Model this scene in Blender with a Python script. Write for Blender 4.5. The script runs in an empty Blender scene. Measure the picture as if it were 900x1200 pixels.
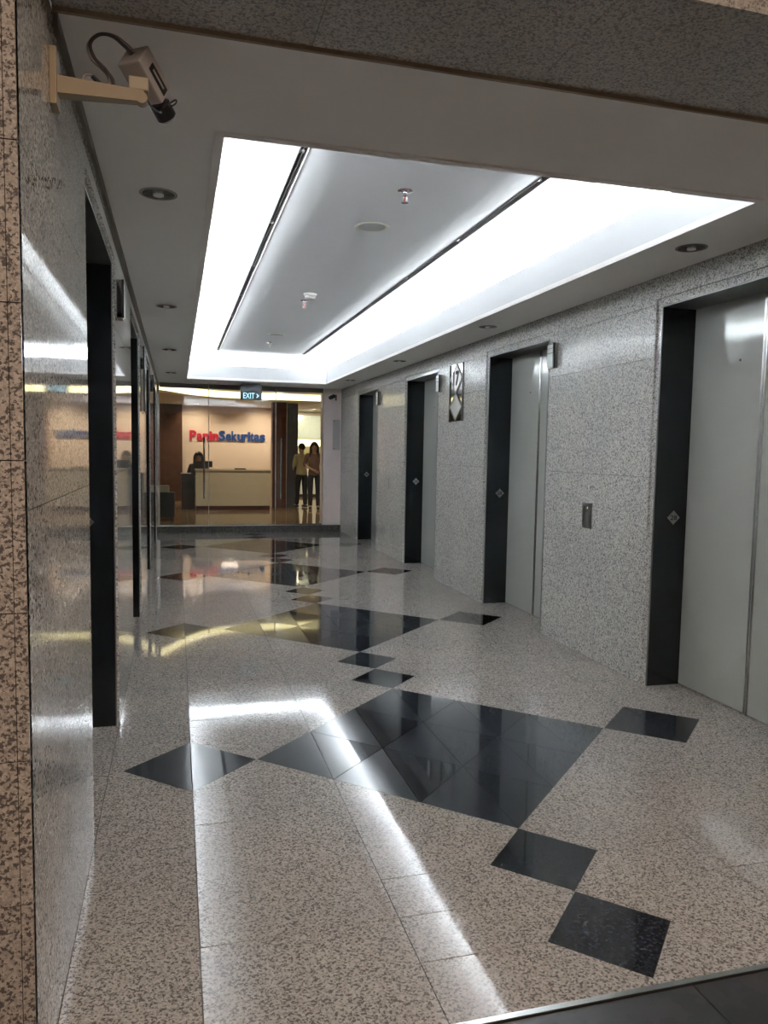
import bpy, bmesh, math, random
from mathutils import Vector, Matrix

random.seed(7)
SC = bpy.context.scene
COL = SC.collection

# ------------------------------------------------------------------ camera
CAM_H = 1.40
F_PX, YAW, PITCH, ROLL = 888.7, 0.267844, -0.0800355, 0.0169078
cam_d = bpy.data.cameras.new('camera')
cam = bpy.data.objects.new('camera', cam_d)
COL.objects.link(cam)
fw = Vector((math.sin(YAW) * math.cos(PITCH), math.cos(YAW) * math.cos(PITCH), math.sin(PITCH)))
rt = Vector((math.cos(YAW), -math.sin(YAW), 0))
up = rt.cross(fw)
r2 = rt * math.cos(ROLL) + up * math.sin(ROLL)
u2 = -rt * math.sin(ROLL) + up * math.cos(ROLL)
M = Matrix((r2, u2, -fw)).transposed().to_4x4()
M.translation = (0, 0, CAM_H)
cam.matrix_world = M
cam_d.sensor_fit = 'HORIZONTAL'
cam_d.sensor_width = 36
cam_d.lens = F_PX * 36 / 900
cam_d.clip_start = 0.05
SC.camera = cam

# ------------------------------------------------------------------ world, exposure
w = bpy.data.worlds.new('world')
SC.world = w
w.use_nodes = True
w.node_tree.nodes['Background'].inputs[0].default_value = (0.5, 0.47, 0.44, 1)
w.node_tree.nodes['Background'].inputs[1].default_value = 0.05
SC.view_settings.view_transform = 'Standard'
SC.view_settings.look = 'None'
SC.view_settings.exposure = 1.8
SC.view_settings.gamma = 1.0
SC.view_settings.use_curve_mapping = False

TUBE_POWER = 66.0          # fluorescent tubes in the ceiling cove
LOBBY_POWER = 26.0         # warm ceiling panels of the outer lobby
BAND_POWER = 1.2           # warm lit band in the reception ceiling
SPOT_POWER = 29.0          # reception downlights


def area_light(name, loc, sx, sy, power, color):
    d = bpy.data.lights.new(name, 'AREA')
    d.shape = 'RECTANGLE'
    d.size, d.size_y = sx, sy
    d.energy = power
    d.color = color
    o = bpy.data.objects.new(name, d)
    COL.objects.link(o)
    o.location = loc
    return o


# two ceiling panels of the outer lobby behind the camera
area_light('lobby_ceiling_light', (0.4, -0.4, 2.93), 0.6, 1.2, LOBBY_POWER, (1.0, 0.83, 0.68))
area_light('lobby_ceiling_light', (1.9, -2.6, 2.93), 0.6, 1.2, LOBBY_POWER, (1.0, 0.83, 0.68))

# ------------------------------------------------------------------ materials
MATS = {}


def lin(r, g, b):
    f = lambda c: (c / 255 / 12.92) if c / 255 <= 0.04045 else ((c / 255 + 0.055) / 1.055) ** 2.4
    return (f(r), f(g), f(b), 1)


def new_mat(name):
    m = bpy.data.materials.new(name)
    m.use_nodes = True
    nt = m.node_tree
    return m, nt, nt.nodes['Principled BSDF']


def plain(name, col, rough=0.5, metal=0.0, emit=0.0, spec=0.5, noise=0.04, nscale=6.0, coat=0.0, emit_col=None):
    """procedural plain finish: slight colour mottling on the given colour"""
    if name in MATS:
        return MATS[name]
    m, nt, b = new_mat(name)
    n = nt.nodes.new('ShaderNodeTexNoise')
    n.inputs['Scale'].default_value = nscale
    n.inputs['Detail'].default_value = 3
    g = nt.nodes.new('ShaderNodeNewGeometry')
    nt.links.new(g.outputs['Position'], n.inputs['Vector'])
    mx = nt.nodes.new('ShaderNodeMix')
    mx.data_type = 'RGBA'
    c = Vector(col[:3])
    mx.inputs[6].default_value = (*(c * (1 - noise)), 1)
    mx.inputs[7].default_value = (*(c * (1 + noise)), 1)
    nt.links.new(n.outputs['Fac'], mx.inputs[0])
    nt.links.new(mx.outputs[2], b.inputs['Base Color'])
    b.inputs['Roughness'].default_value = rough
    b.inputs['Metallic'].default_value = metal
    b.inputs['Specular IOR Level'].default_value = spec
    b.inputs['Coat Weight'].default_value = coat
    if emit:
        b.inputs['Emission Color'].default_value = emit_col or col
        b.inputs['Emission Strength'].default_value = emit
    MATS[name] = m
    return m


def granite(name, base, tint, dark, scale=60.0, rough=0.08, cover=1.1, ior=1.5, blotch=0.5, seams=None):
    """speckled granite: pale feldspar, tinted grains, dark mica clusters (solid 3D texture)"""
    m, nt, b = new_mat(name)
    L = nt.links.new
    g = nt.nodes.new('ShaderNodeNewGeometry')

    def noise(sc, det, ro=0.6, dist=0.0):
        n = nt.nodes.new('ShaderNodeTexNoise')
        n.inputs['Scale'].default_value = sc
        n.inputs['Detail'].default_value = det
        n.inputs['Roughness'].default_value = ro
        n.inputs['Distortion'].default_value = dist
        L(g.outputs['Position'], n.inputs['Vector'])
        return n

    def ramp(src, a, bb):
        r = nt.nodes.new('ShaderNodeMapRange')
        r.inputs['From Min'].default_value = a
        r.inputs['From Max'].default_value = bb
        r.interpolation_type = 'SMOOTHSTEP'
        L(src, r.inputs['Value'])
        return r.outputs['Result']

    def mix(fac, a, bb):
        x = nt.nodes.new('ShaderNodeMix')
        x.data_type = 'RGBA'
        L(fac, x.inputs[0])
        for i, v in ((6, a), (7, bb)):
            if isinstance(v, tuple):
                x.inputs[i].default_value = v
            else:
                L(v, x.inputs[i])
        return x.outputs[2]
    # grain cells, their borders roughened by noise
    nd = noise(scale * 1.5, 2.0, 0.6)
    vm = nt.nodes.new('ShaderNodeVectorMath')
    vm.operation = 'MULTIPLY_ADD'
    L(nd.outputs['Color'], vm.inputs[0])
    vm.inputs[1].default_value = (1.5 / scale,) * 3
    L(g.outputs['Position'], vm.inputs[2])
    vor = nt.nodes.new('ShaderNodeTexVoronoi')
    vor.inputs['Scale'].default_value = scale
    L(vm.outputs[0], vor.inputs['Vector'])
    sep = nt.nodes.new('ShaderNodeSeparateColor')
    L(vor.outputs['Color'], sep.inputs[0])
    n1 = noise(scale * 0.5, 2.0, 0.55, 0.3)
    n3 = noise(2.2, 2.0)
    # dark grains gather in clusters
    ma = nt.nodes.new('ShaderNodeMath')
    ma.operation = 'MULTIPLY_ADD'
    L(n1.outputs['Fac'], ma.inputs[0])
    ma.inputs[1].default_value = 1.2
    L(sep.outputs[0], ma.inputs[2])
    v = ma.outputs[0]                      # about 0.3 .. 1.9, mean 1.1
    c = mix(sep.outputs[1], base, tint)
    fl = tuple(0.55 * x + 0.45 * y for x, y in zip(base, dark))
    c = mix(ramp(v, cover + 0.36, cover + 0.28), c, fl)
    c = mix(ramp(v, cover + 0.06, cover - 0.02), c, dark)
    # cloudy variation from slab to slab
    cl = nt.nodes.new('ShaderNodeMix')
    cl.data_type = 'RGBA'
    cl.blend_type = 'MULTIPLY'
    cl.inputs[0].default_value = blotch
    L(c, cl.inputs[6])
    cr = mix(ramp(n3.outputs['Fac'], 0.3, 0.7), (0.82, 0.84, 0.86, 1), (1.0, 0.98, 0.95, 1))
    L(cr, cl.inputs[7])
    L(cl.outputs[2], b.inputs['Base Color'])
    b.inputs['Roughness'].default_value = rough
    b.inputs['IOR'].default_value = ior
    MATS[name] = m
    return m


GR_FLOOR = granite('granite_floor', (0.44, 0.405, 0.368, 1), (0.34, 0.305, 0.272, 1), (0.115, 0.104, 0.098, 1), 195, 0.045, 0.84, 1.39)
GR_WALL = granite('granite_wall', (0.68, 0.665, 0.62, 1), (0.54, 0.525, 0.49, 1), (0.20, 0.193, 0.19, 1), 170, 0.04, 0.84, 1.4)
GR_WALL_R = granite('granite_wall_honed', (0.68, 0.665, 0.62, 1), (0.54, 0.525, 0.49, 1), (0.20, 0.193, 0.19, 1), 170, 0.18, 0.84, 1.38)
GR_PIER = granite('granite_pier', (0.44, 0.375, 0.325, 1), (0.33, 0.27, 0.23, 1), (0.10, 0.082, 0.075, 1), 190, 0.25, 0.88)
GR_SOFFIT = granite('granite_soffit', (0.60, 0.54, 0.48, 1), (0.46, 0.405, 0.36, 1), (0.22, 0.195, 0.18, 1), 190, 0.35, 0.84)
GR_DARK = granite('dark_granite_hazy', (0.040, 0.045, 0.055, 1), (0.030, 0.034, 0.042, 1), (0.020, 0.022, 0.027, 1), 130, 0.10, 1.0)  # rougher finish; its lighter base colour paints in the sheen of these halves
GR_DARK2 = granite('dark_granite_polished', (0.034, 0.038, 0.047, 1), (0.022, 0.025, 0.031, 1), (0.014, 0.016, 0.019, 1), 130, 0.04, 1.0)
GR_RISER = granite('dark_riser_granite', (0.075, 0.065, 0.06, 1), (0.05, 0.045, 0.04, 1), (0.015, 0.014, 0.014, 1), 60, 0.3, 1.0)
GR_SLATE = granite('outer_lobby_slate', (0.030, 0.025, 0.022, 1), (0.022, 0.019, 0.017, 1), (0.014, 0.012, 0.011, 1), 14, 0.35, 1.0)
GROUT = plain('grout', (0.06, 0.055, 0.05, 1), 0.8)
PAINT = plain('ceiling_paint', (0.90, 0.87, 0.835, 1), 0.75, noise=0.015)
PAINT_W = plain('cove_paint', (0.88, 0.89, 0.90, 1), 0.7, noise=0.01)
TRIM = plain('tray_trim_paint', (0.86, 0.82, 0.80, 1), 0.6)
WOODTRIM = plain('brown_edge_trim', (0.32, 0.25, 0.17, 1), 0.55, noise=0.15, nscale=20)
JAMB = plain('dark_enamel_jamb', (0.010, 0.012, 0.014, 1), 0.16, spec=0.5, noise=0.1)
STEEL = plain('brushed_steel', (0.52, 0.52, 0.50, 1), 0.25, metal=1.0)
STEEL_D = plain('dull_steel', (0.22, 0.22, 0.21, 1), 0.3, metal=0.8)
CHROME = plain('chrome', (0.75, 0.75, 0.76, 1), 0.06, metal=1.0)
BLACK = plain('black_plastic', (0.012, 0.012, 0.013, 1), 0.4)
BLACKG = plain('black_print', (0.01, 0.01, 0.01, 1), 0.6)
BEIGE = plain('beige_enamel', (0.30, 0.215, 0.125, 1), 0.5, noise=0.08)
CAMGREY = plain('camera_housing_grey', (0.40, 0.36, 0.34, 1), 0.45)
CABLE = plain('dark_cable', (0.05, 0.035, 0.035, 1), 0.5)
CABLE_P = plain('pale_cable', (0.30, 0.23, 0.20, 1), 0.5)
WHITE_P = plain('white_plastic', (0.75, 0.74, 0.70, 1), 0.4)
GRILLE = plain('grille_grey', (0.55, 0.56, 0.55, 1), 0.6)
DLIGHT = plain('unlit_reflector', (0.30, 0.30, 0.30, 1), 0.18, metal=0.9)
SLOT = plain('slot_inside', (0.035, 0.03, 0.03, 1), 0.7)
SLOTSIDE = plain('slot_side', (0.62, 0.60, 0.60, 1), 0.6)


def door_steel():
    m, nt, b = new_mat('lift_door_finish')
    L = nt.links.new
    g = nt.nodes.new('ShaderNodeNewGeometry')
    mp = nt.nodes.new('ShaderNodeMapping')
    mp.inputs['Scale'].default_value = (1.0, 2.2, 0.9)
    L(g.outputs['Position'], mp.inputs['Vector'])
    n = nt.nodes.new('ShaderNodeTexNoise')
    n.inputs['Scale'].default_value = 1.6
    n.inputs['Detail'].default_value = 1
    L(mp.outputs[0], n.inputs['Vector'])
    bp = nt.nodes.new('ShaderNodeBump')
    bp.inputs['Strength'].default_value = 0.22
    bp.inputs['Distance'].default_value = 0.03
    L(n.outputs['Fac'], bp.inputs['Height'])
    L(bp.outputs[0], b.inputs['Normal'])
    b.inputs['Base Color'].default_value = (0.40, 0.405, 0.375, 1)
    b.inputs['Roughness'].default_value = 0.07
    b.inputs['Metallic'].default_value = 0.08
    b.inputs['IOR'].default_value = 1.42
    MATS['door'] = m
    return m


DOOR = door_steel()


def glass_mat(name, tint, refl_ior=1.5, rough=0.0):
    m = bpy.data.materials.new(name)
    m.use_nodes = True
    nt = m.node_tree
    nt.nodes.clear()
    o = nt.nodes.new('ShaderNodeOutputMaterial')
    t = nt.nodes.new('ShaderNodeBsdfTransparent')
    t.inputs[0].default_value = tint
    gl = nt.nodes.new('ShaderNodeBsdfGlossy')
    gl.inputs['Roughness'].default_value = rough
    fr = nt.nodes.new('ShaderNodeFresnel')
    fr.inputs['IOR'].default_value = refl_ior
    mx = nt.nodes.new('ShaderNodeMixShader')
    nt.links.new(fr.outputs[0], mx.inputs[0])
    nt.links.new(t.outputs[0], mx.inputs[1])
    nt.links.new(gl.outputs[0], mx.inputs[2])
    nt.links.new(mx.outputs[0], o.inputs[0])
    MATS[name] = m
    return m


GLASS = glass_mat('clear_glass', (0.90, 0.92, 0.90, 1))


def emitter(name, col, strength):
    m = bpy.data.materials.new(name)
    m.use_nodes = True
    nt = m.node_tree
    nt.nodes.clear()
    o = nt.nodes.new('ShaderNodeOutputMaterial')
    e = nt.nodes.new('ShaderNodeEmission')
    e.inputs[0].default_value = col
    e.inputs[1].default_value = strength
    nt.links.new(e.outputs[0], o.inputs[0])
    MATS[name] = m
    return m


# ------------------------------------------------------------------ mesh helpers
class MB:
    """collects polygons; build() links them as one mesh object"""

    def __init__(self):
        self.v, self.f = [], []

    def poly(self, pts):
        i = len(self.v)
        self.v += [tuple(p) for p in pts]
        self.f.append(tuple(range(i, i + len(pts))))
        return self

    def mesh(self, v, f):
        i = len(self.v)
        self.v += [tuple(p) for p in v]
        self.f += [tuple(i + k for k in q) for q in f]
        return self

    def box(self, x0, x1, y0, y1, z0, z1):
        x0, x1 = min(x0, x1), max(x0, x1)
        y0, y1 = min(y0, y1), max(y0, y1)
        z0, z1 = min(z0, z1), max(z0, z1)
        v = [(x0, y0, z0), (x1, y0, z0), (x1, y1, z0), (x0, y1, z0), (x0, y0, z1), (x1, y0, z1), (x1, y1, z1), (x0, y1, z1)]
        f = [(0, 3, 2, 1), (4, 5, 6, 7), (0, 1, 5, 4), (1, 2, 6, 5), (2, 3, 7, 6), (3, 0, 4, 7)]
        return self.mesh(v, f)

    def prism(self, poly, z0, z1):
        """CCW xy polygon between two heights"""
        n = len(poly)
        v = [(x, y, z0) for x, y in poly] + [(x, y, z1) for x, y in poly]
        f = [tuple(range(n - 1, -1, -1)), tuple(range(n, 2 * n))]
        f += [(i, (i + 1) % n, n + (i + 1) % n, n + i) for i in range(n)]
        return self.mesh(v, f)

    def extr(self, poly, axis, a, b):
        """2D polygon extruded along axis 'x' (poly in y,z) or 'y' (poly in x,z)"""
        n = len(poly)
        mk = (lambda p, t: (t, p[0], p[1])) if axis == 'x' else (lambda p, t: (p[0], t, p[1]))
        v = [mk(p, a) for p in poly] + [mk(p, b) for p in poly]
        f = [tuple(range(n - 1, -1, -1)), tuple(range(n, 2 * n))]
        f += [(i, (i + 1) % n, n + (i + 1) % n, n + i) for i in range(n)]
        return self.mesh(v, f)

    def lathe(self, prof, n=20, c=(0, 0, 0), axis=Vector((0, 0, 1))):
        """profile of (radius, height) turned around axis through c"""
        axis = Vector(axis).normalized()
        a = axis.orthogonal().normalized()
        b = axis.cross(a)
        c = Vector(c)
        v, f = [], []
        for r, h in prof:
            for k in range(n):
                t = 2 * math.pi * k / n
                v.append(c + axis * h + (a * math.cos(t) + b * math.sin(t)) * r)
        m = len(prof)
        for i in range(m - 1):
            for k in range(n):
                k2 = (k + 1) % n
                f.append((i * n + k, i * n + k2, (i + 1) * n + k2, (i + 1) * n + k))
        if prof[0][0] > 1e-6:
            f.append(tuple(range(n - 1, -1, -1)))
        if prof[-1][0] > 1e-6:
            f.append(tuple((m - 1) * n + k for k in range(n)))
        return self.mesh(v, f)

    def tube(self, path, r, n=8):
        path = [Vector(p) for p in path]
        rr = r if isinstance(r, (list, tuple)) else [r] * len(path)
        v, f = [], []
        prev = None
        for i, p in enumerate(path):
            t = (path[min(i + 1, len(path) - 1)] - path[max(i - 1, 0)]).normalized()
            if prev is None:
                a = t.orthogonal().normalized()
            else:
                a = (prev - t * prev.dot(t)).normalized()
            prev = a
            b = t.cross(a)
            for k in range(n):
                q = 2 * math.pi * k / n
                v.append(p + (a * math.cos(q) + b * math.sin(q)) * rr[i])
        for i in range(len(path) - 1):
            for k in range(n):
                k2 = (k + 1) % n
                f.append((i * n + k, i * n + k2, (i + 1) * n + k2, (i + 1) * n + k))
        f.append(tuple(range(n - 1, -1, -1)))
        f.append(tuple((len(path) - 1) * n + k for k in range(n)))
        return self.mesh(v, f)

    def obox(self, c, ax, ay, az, sx, sy, sz):
        """oriented box: centre, three unit axes, full sizes"""
        c = Vector(c)
        v = []
        for k in (-.5, .5):
            for j, i in ((-.5, -.5), (-.5, .5), (.5, .5), (.5, -.5)):
                v.append(c + Vector(ax) * i * sx + Vector(ay) * j * sy + Vector(az) * k * sz)
        f = [(0, 3, 2, 1), (4, 5, 6, 7), (0, 1, 5, 4), (1, 2, 6, 5), (2, 3, 7, 6), (3, 0, 4, 7)]
        return self.mesh(v, f)

    def build(self, name, mat, parent=None, smooth=False, bevel=0.0):
        me = bpy.data.meshes.new(name)
        me.from_pydata(self.v, [], self.f)
        bm = bmesh.new()
        bm.from_mesh(me)
        if bevel:
            bmesh.ops.bevel(bm, geom=bm.edges[:], offset=bevel, segments=2, affect='EDGES', profile=0.6)
        bmesh.ops.recalc_face_normals(bm, faces=bm.faces)
        bm.to_mesh(me)
        bm.free()
        me.materials.append(mat)
        if smooth:
            for p in me.polygons:
                p.use_smooth = True
            try:
                me.set_sharp_from_angle(angle=math.radians(40))
            except Exception:
                pass
        o = bpy.data.objects.new(name, me)
        COL.objects.link(o)
        if parent is not None:
            o.parent = parent
        return o


def tag(o, label=None, cat=None, group=None, kind=None):
    if label:
        o['label'] = label
    if cat:
        o['category'] = cat
    if group:
        o['group'] = group
    if kind:
        o['kind'] = kind
    return o


def empty(name, loc=(0, 0, 0)):
    """an Empty at a thing's base; parts are built in world space and keep their place"""
    o = bpy.data.objects.new(name, None)
    o.empty_display_size = 0.1
    COL.objects.link(o)
    o.location = loc
    o.matrix_world = Matrix.Translation(loc)
    return o


def child(mb, name, mat, parent, smooth=False, bevel=0.0):
    """part given in world coordinates under a thing that sits at parent.location"""
    off = Vector((0, 0, 0))
    p = parent
    while p is not None:
        off += p.location
        p = p.parent
    mb.v = [tuple(Vector(q) - off) for q in mb.v]
    return mb.build(name, mat, parent, smooth, bevel)


def copy_tree(o, parent=None):
    c = o.copy()
    COL.objects.link(c)
    c.parent = parent
    for ch in o.children:
        copy_tree(ch, c)
    return c


def text_mesh(s, size=1.0, extrude=0.0, bold=0.0):
    cu = bpy.data.curves.new('t', 'FONT')
    cu.body = s
    cu.size = size
    cu.extrude = extrude
    cu.offset = bold
    cu.resolution_u = 4
    ob = bpy.data.objects.new('t', cu)
    COL.objects.link(ob)
    dg = bpy.context.evaluated_depsgraph_get()
    dg.update()
    me = bpy.data.meshes.new_from_object(ob.evaluated_get(dg))
    bpy.data.objects.remove(ob)
    bpy.data.curves.remove(cu)
    v = [p.co.copy() for p in me.vertices]
    f = [tuple(p.vertices) for p in me.polygons]
    bpy.data.meshes.remove(me)
    return v, f


def text_on(name, s, origin, ux, uy, height, mat, parent, width=None, bold=0.0, depth=0.001, centre=True):
    """flat lettering: centred at origin, spanning ux (right) and uy (up), cap height given in metres"""
    v, f = text_mesh(s, 1.0, 0.5, bold)
    x0, x1 = min(p.x for p in v), max(p.x for p in v)
    y0, y1 = min(p.y for p in v), max(p.y for p in v)
    sy = height / (y1 - y0)
    sx = (width / (x1 - x0)) if width else sy
    ux, uy = Vector(ux), Vector(uy)
    uz = ux.cross(uy)
    o = Vector(origin)
    cx = (x0 + x1) / 2 if centre else x0
    cy = (y0 + y1) / 2 if centre else 0
    mb = MB()
    mb.mesh([o + ux * (p.x - cx) * sx + uy * (p.y - cy) * sy + uz * (p.z + 0.5) * depth for p in v], f)
    return child(mb, name, mat, parent)


# ------------------------------------------------------------------ dimensions (metres)
XL, XR = -0.285, 2.745
CX = 1.23
ZC = 2.45
P = 2.556                       # spacing of the lift bays
Y0, Y1 = 1.63, 12.85            # front threshold strip, step to the reception
O_NEAR, O_FAR, O_TOP = 2.74, 3.985, 2.32
I_NEAR, I_FAR, I_TOP = 2.79, 3.935, 2.268
DEPTH = 0.235                   # depth of a lift recess to the door plane
NB = 4

# ------------------------------------------------------------------ floor
def clip(poly, a, b, inside=True):
    """part of a convex polygon left of (inside) or right of the line a->b"""
    out = []
    s = 1 if inside else -1
    d = lambda p: s * ((b[0] - a[0]) * (p[1] - a[1]) - (b[1] - a[1]) * (p[0] - a[0]))
    n = len(poly)
    for i in range(n):
        p, q = poly[i], poly[(i + 1) % n]
        dp, dq = d(p), d(q)
        if dp >= 0:
            out.append(p)
        if (dp > 0 and dq < 0) or (dp < 0 and dq > 0):
            t = dp / (dp - dq)
            out.append((p[0] + (q[0] - p[0]) * t, p[1] + (q[1] - p[1]) * t))
    return out


def area(poly):
    return 0.5 * sum(poly[i][0] * poly[(i + 1) % len(poly)][1] - poly[(i + 1) % len(poly)][0] * poly[i][1] for i in range(len(poly)))


def subtract(polys, q):
    out = []
    for pl in polys:
        rest = pl
        for i in range(len(q)):
            a, b = q[i], q[(i + 1) % len(q)]
            o = clip(rest, a, b, False)
            if len(o) > 2 and abs(area(o)) > 1e-6:
                out.append(o)
            rest = clip(rest, a, b, True)
            if len(rest) < 3:
                break
    return out


def diamond(c, hx, hy, e=0.0):
    k = e * 1.42
    return [(c[0] + hx + k, c[1]), (c[0], c[1] + hy + k), (c[0] - hx - k, c[1]), (c[0], c[1] - hy - k)]


floor = MB().box(XL - 0.3, XR + 0.3, Y0, Y1 + 0.1, -0.12, -0.004).build('floor', GROUT)
tag(floor, 'polished beige granite lobby floor inlaid with black diamonds', 'floor', kind='structure')
G = 0.0016
BC = [3.362 + P * k for k in range(4)]
big = [((CX, c), 0.885, 0.861) for c in BC]
side = [((x, c), 0.288, 0.272) for c in BC for x in (0.057, 2.403)]
chain = []
for c in [BC[0] - P] + BC:
    for o in (1.069, 1.487):
        if c + o < Y1 - 0.2:
            chain.append(((CX, c + o), 0.206, 0.2085))
alld = big + side + chain


def dark_halves(c, hx, hy):
    for sgn in (-1, 1):
        tri = [(c[0] + sgn * G, c[1] - hy + 2 * G), (c[0] + sgn * (hx - 2 * G), c[1]), (c[0] + sgn * G, c[1] + hy - 2 * G)]
        if sgn < 0:
            tri.reverse()
        MB().prism(tri, -0.02, 0.0).build('inlay_tile', GR_DARK if sgn < 0 else GR_DARK2, floor)


for c, hx, hy in big:
    for i in (-1, 0, 1):
        for j in (-1, 0, 1):
            dark_halves((c[0] + (i - j) * hx / 3, c[1] + (i + j) * hy / 3), hx / 3, hy / 3)
for c, hx, hy in side + chain:
    if c[0] == CX:
        dm = diamond(c, hx, hy, -G)
        MB().prism(dm, -0.02, 0.0).build('inlay_tile', GR_DARK2, floor)
    else:
        dark_halves(c, hx, hy)

xc = [XL, 0.057, 0.64, CX, 1.82, 2.403, XR]
for si in range(6):
    cuts = {Y0 + 0.012, Y1}
    for c in [BC[0] - P] + BC:
        offs = (-0.56, 0.0, 0.56, 1.278) if si in (0, 1, 4, 5) else (-1.069, 1.069, 1.278)
        for o in offs:
            if Y0 + 0.1 < c + o < Y1 - 0.1:
                cuts.add(c + o)
    cuts = sorted(cuts)
    for a, b in zip(cuts, cuts[1:]):
        polys = [[(xc[si] + G, a + G), (xc[si + 1] - G, a + G), (xc[si + 1] - G, b - G), (xc[si] + G, b - G)]]
        for c, hx, hy in alld:
            if abs(c[1] - (a + b) / 2) < hy + (b - a):
                polys = subtract(polys, diamond(c, hx, hy))
        mb = MB()
        for pl in polys:
            mb.prism(pl, -0.02, 0.0)
        if mb.f:
            mb.build('floor_tile', GR_FLOOR, floor)
# recess floors in front of the lift doors
for k in range(NB):
    for X0, X1 in ((XR, XR + DEPTH + 0.03), (XL - DEPTH - 0.03, XL)):
        MB().box(X0 + G, X1 - G, O_NEAR + P * k, O_FAR + P * k, -0.02, 0.0).build('recess_tile', GR_FLOOR, floor)
# metal threshold strip
t = MB().box(XL - 0.2, XR + 0.3, Y0 - 0.006, Y0 + 0.011, -0.02, 0.003).build('trim_1', STEEL)
tag(t, 'thin polished metal strip where beige granite meets the dark lobby floor', 'floor trim', kind='structure')

# outer lobby floor
of = MB().box(-3.5, 5.0, -4.5, Y0 - 0.008, -0.12, -0.008).build('floor_outer', GROUT)
tag(of, 'dark slate tiled floor of the outer lobby at the bottom right corner', 'floor', kind='structure')
for i in range(-5, 8):
    for j in range(0, 10):
        x, y = i * 0.6 + 0.12, Y0 - 0.008 - (j + 1) * 0.6
        MB().box(x + G, x + 0.6 - G, y + G, y + 0.6 - G, -0.02, -0.003).build('slate_tile', GR_SLATE, of)

# ------------------------------------------------------------------ walls and lifts
ROWS = [0.0, 0.557, 1.27, 1.98, 2.29, ZC]


def wall(side):
    R = side == 'right'
    X = (lambda d: XR + d) if R else (lambda d: XL - d)
    mb = MB()
    segs = []
    y = Y0 - 0.02
    for k in range(NB):
        segs.append((y, O_NEAR + P * k))
        y = O_FAR + P * k
    segs.append((y, Y1 + 0.1))
    for a, b in segs:
        ia = a if a < 2 else a - 0.02
        ib = b if b > 12 else b + 0.02
        mb.box(X(0.022), X(0.32), ia, ib, 0, ZC + 0.05)
    for k in range(NB):
        mb.box(X(0.022), X(0.32), O_NEAR + P * k + 0.02, O_FAR + P * k - 0.02, O_TOP - 0.02, ZC + 0.05)
    wl = mb.build('wall_' + side, GROUT)
    tag(wl, 'polished speckled granite wall with lift doors on the %s of the corridor' % side, 'wall', kind='structure')
    g = 0.0012
    for n, (a, b) in enumerate(segs):
        for i in range(5):
            z0, z1 = ROWS[i], ROWS[i + 1]
            ys = [a, b]
            if i == 0 and 0 < n < 4:
                ys = [a, (a + b) / 2, b]
            for p, q in zip(ys, ys[1:]):
                pa = p + (g if p != a or n == 0 else 0)
                MB().box(X(0), X(0.024), p + g, q - g, z0 + g, z1 - g).build('granite_panel', GR_WALL_R if R else GR_WALL, wl)
    for k in range(NB):
        MB().box(X(0), X(0.024), O_NEAR + P * k - g, O_FAR + P * k + g, O_TOP, ZC - g).build('granite_panel', GR_WALL_R if R else GR_WALL, wl)
    return wl


wall_right = wall('right')
wall_left = wall('left')

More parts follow.
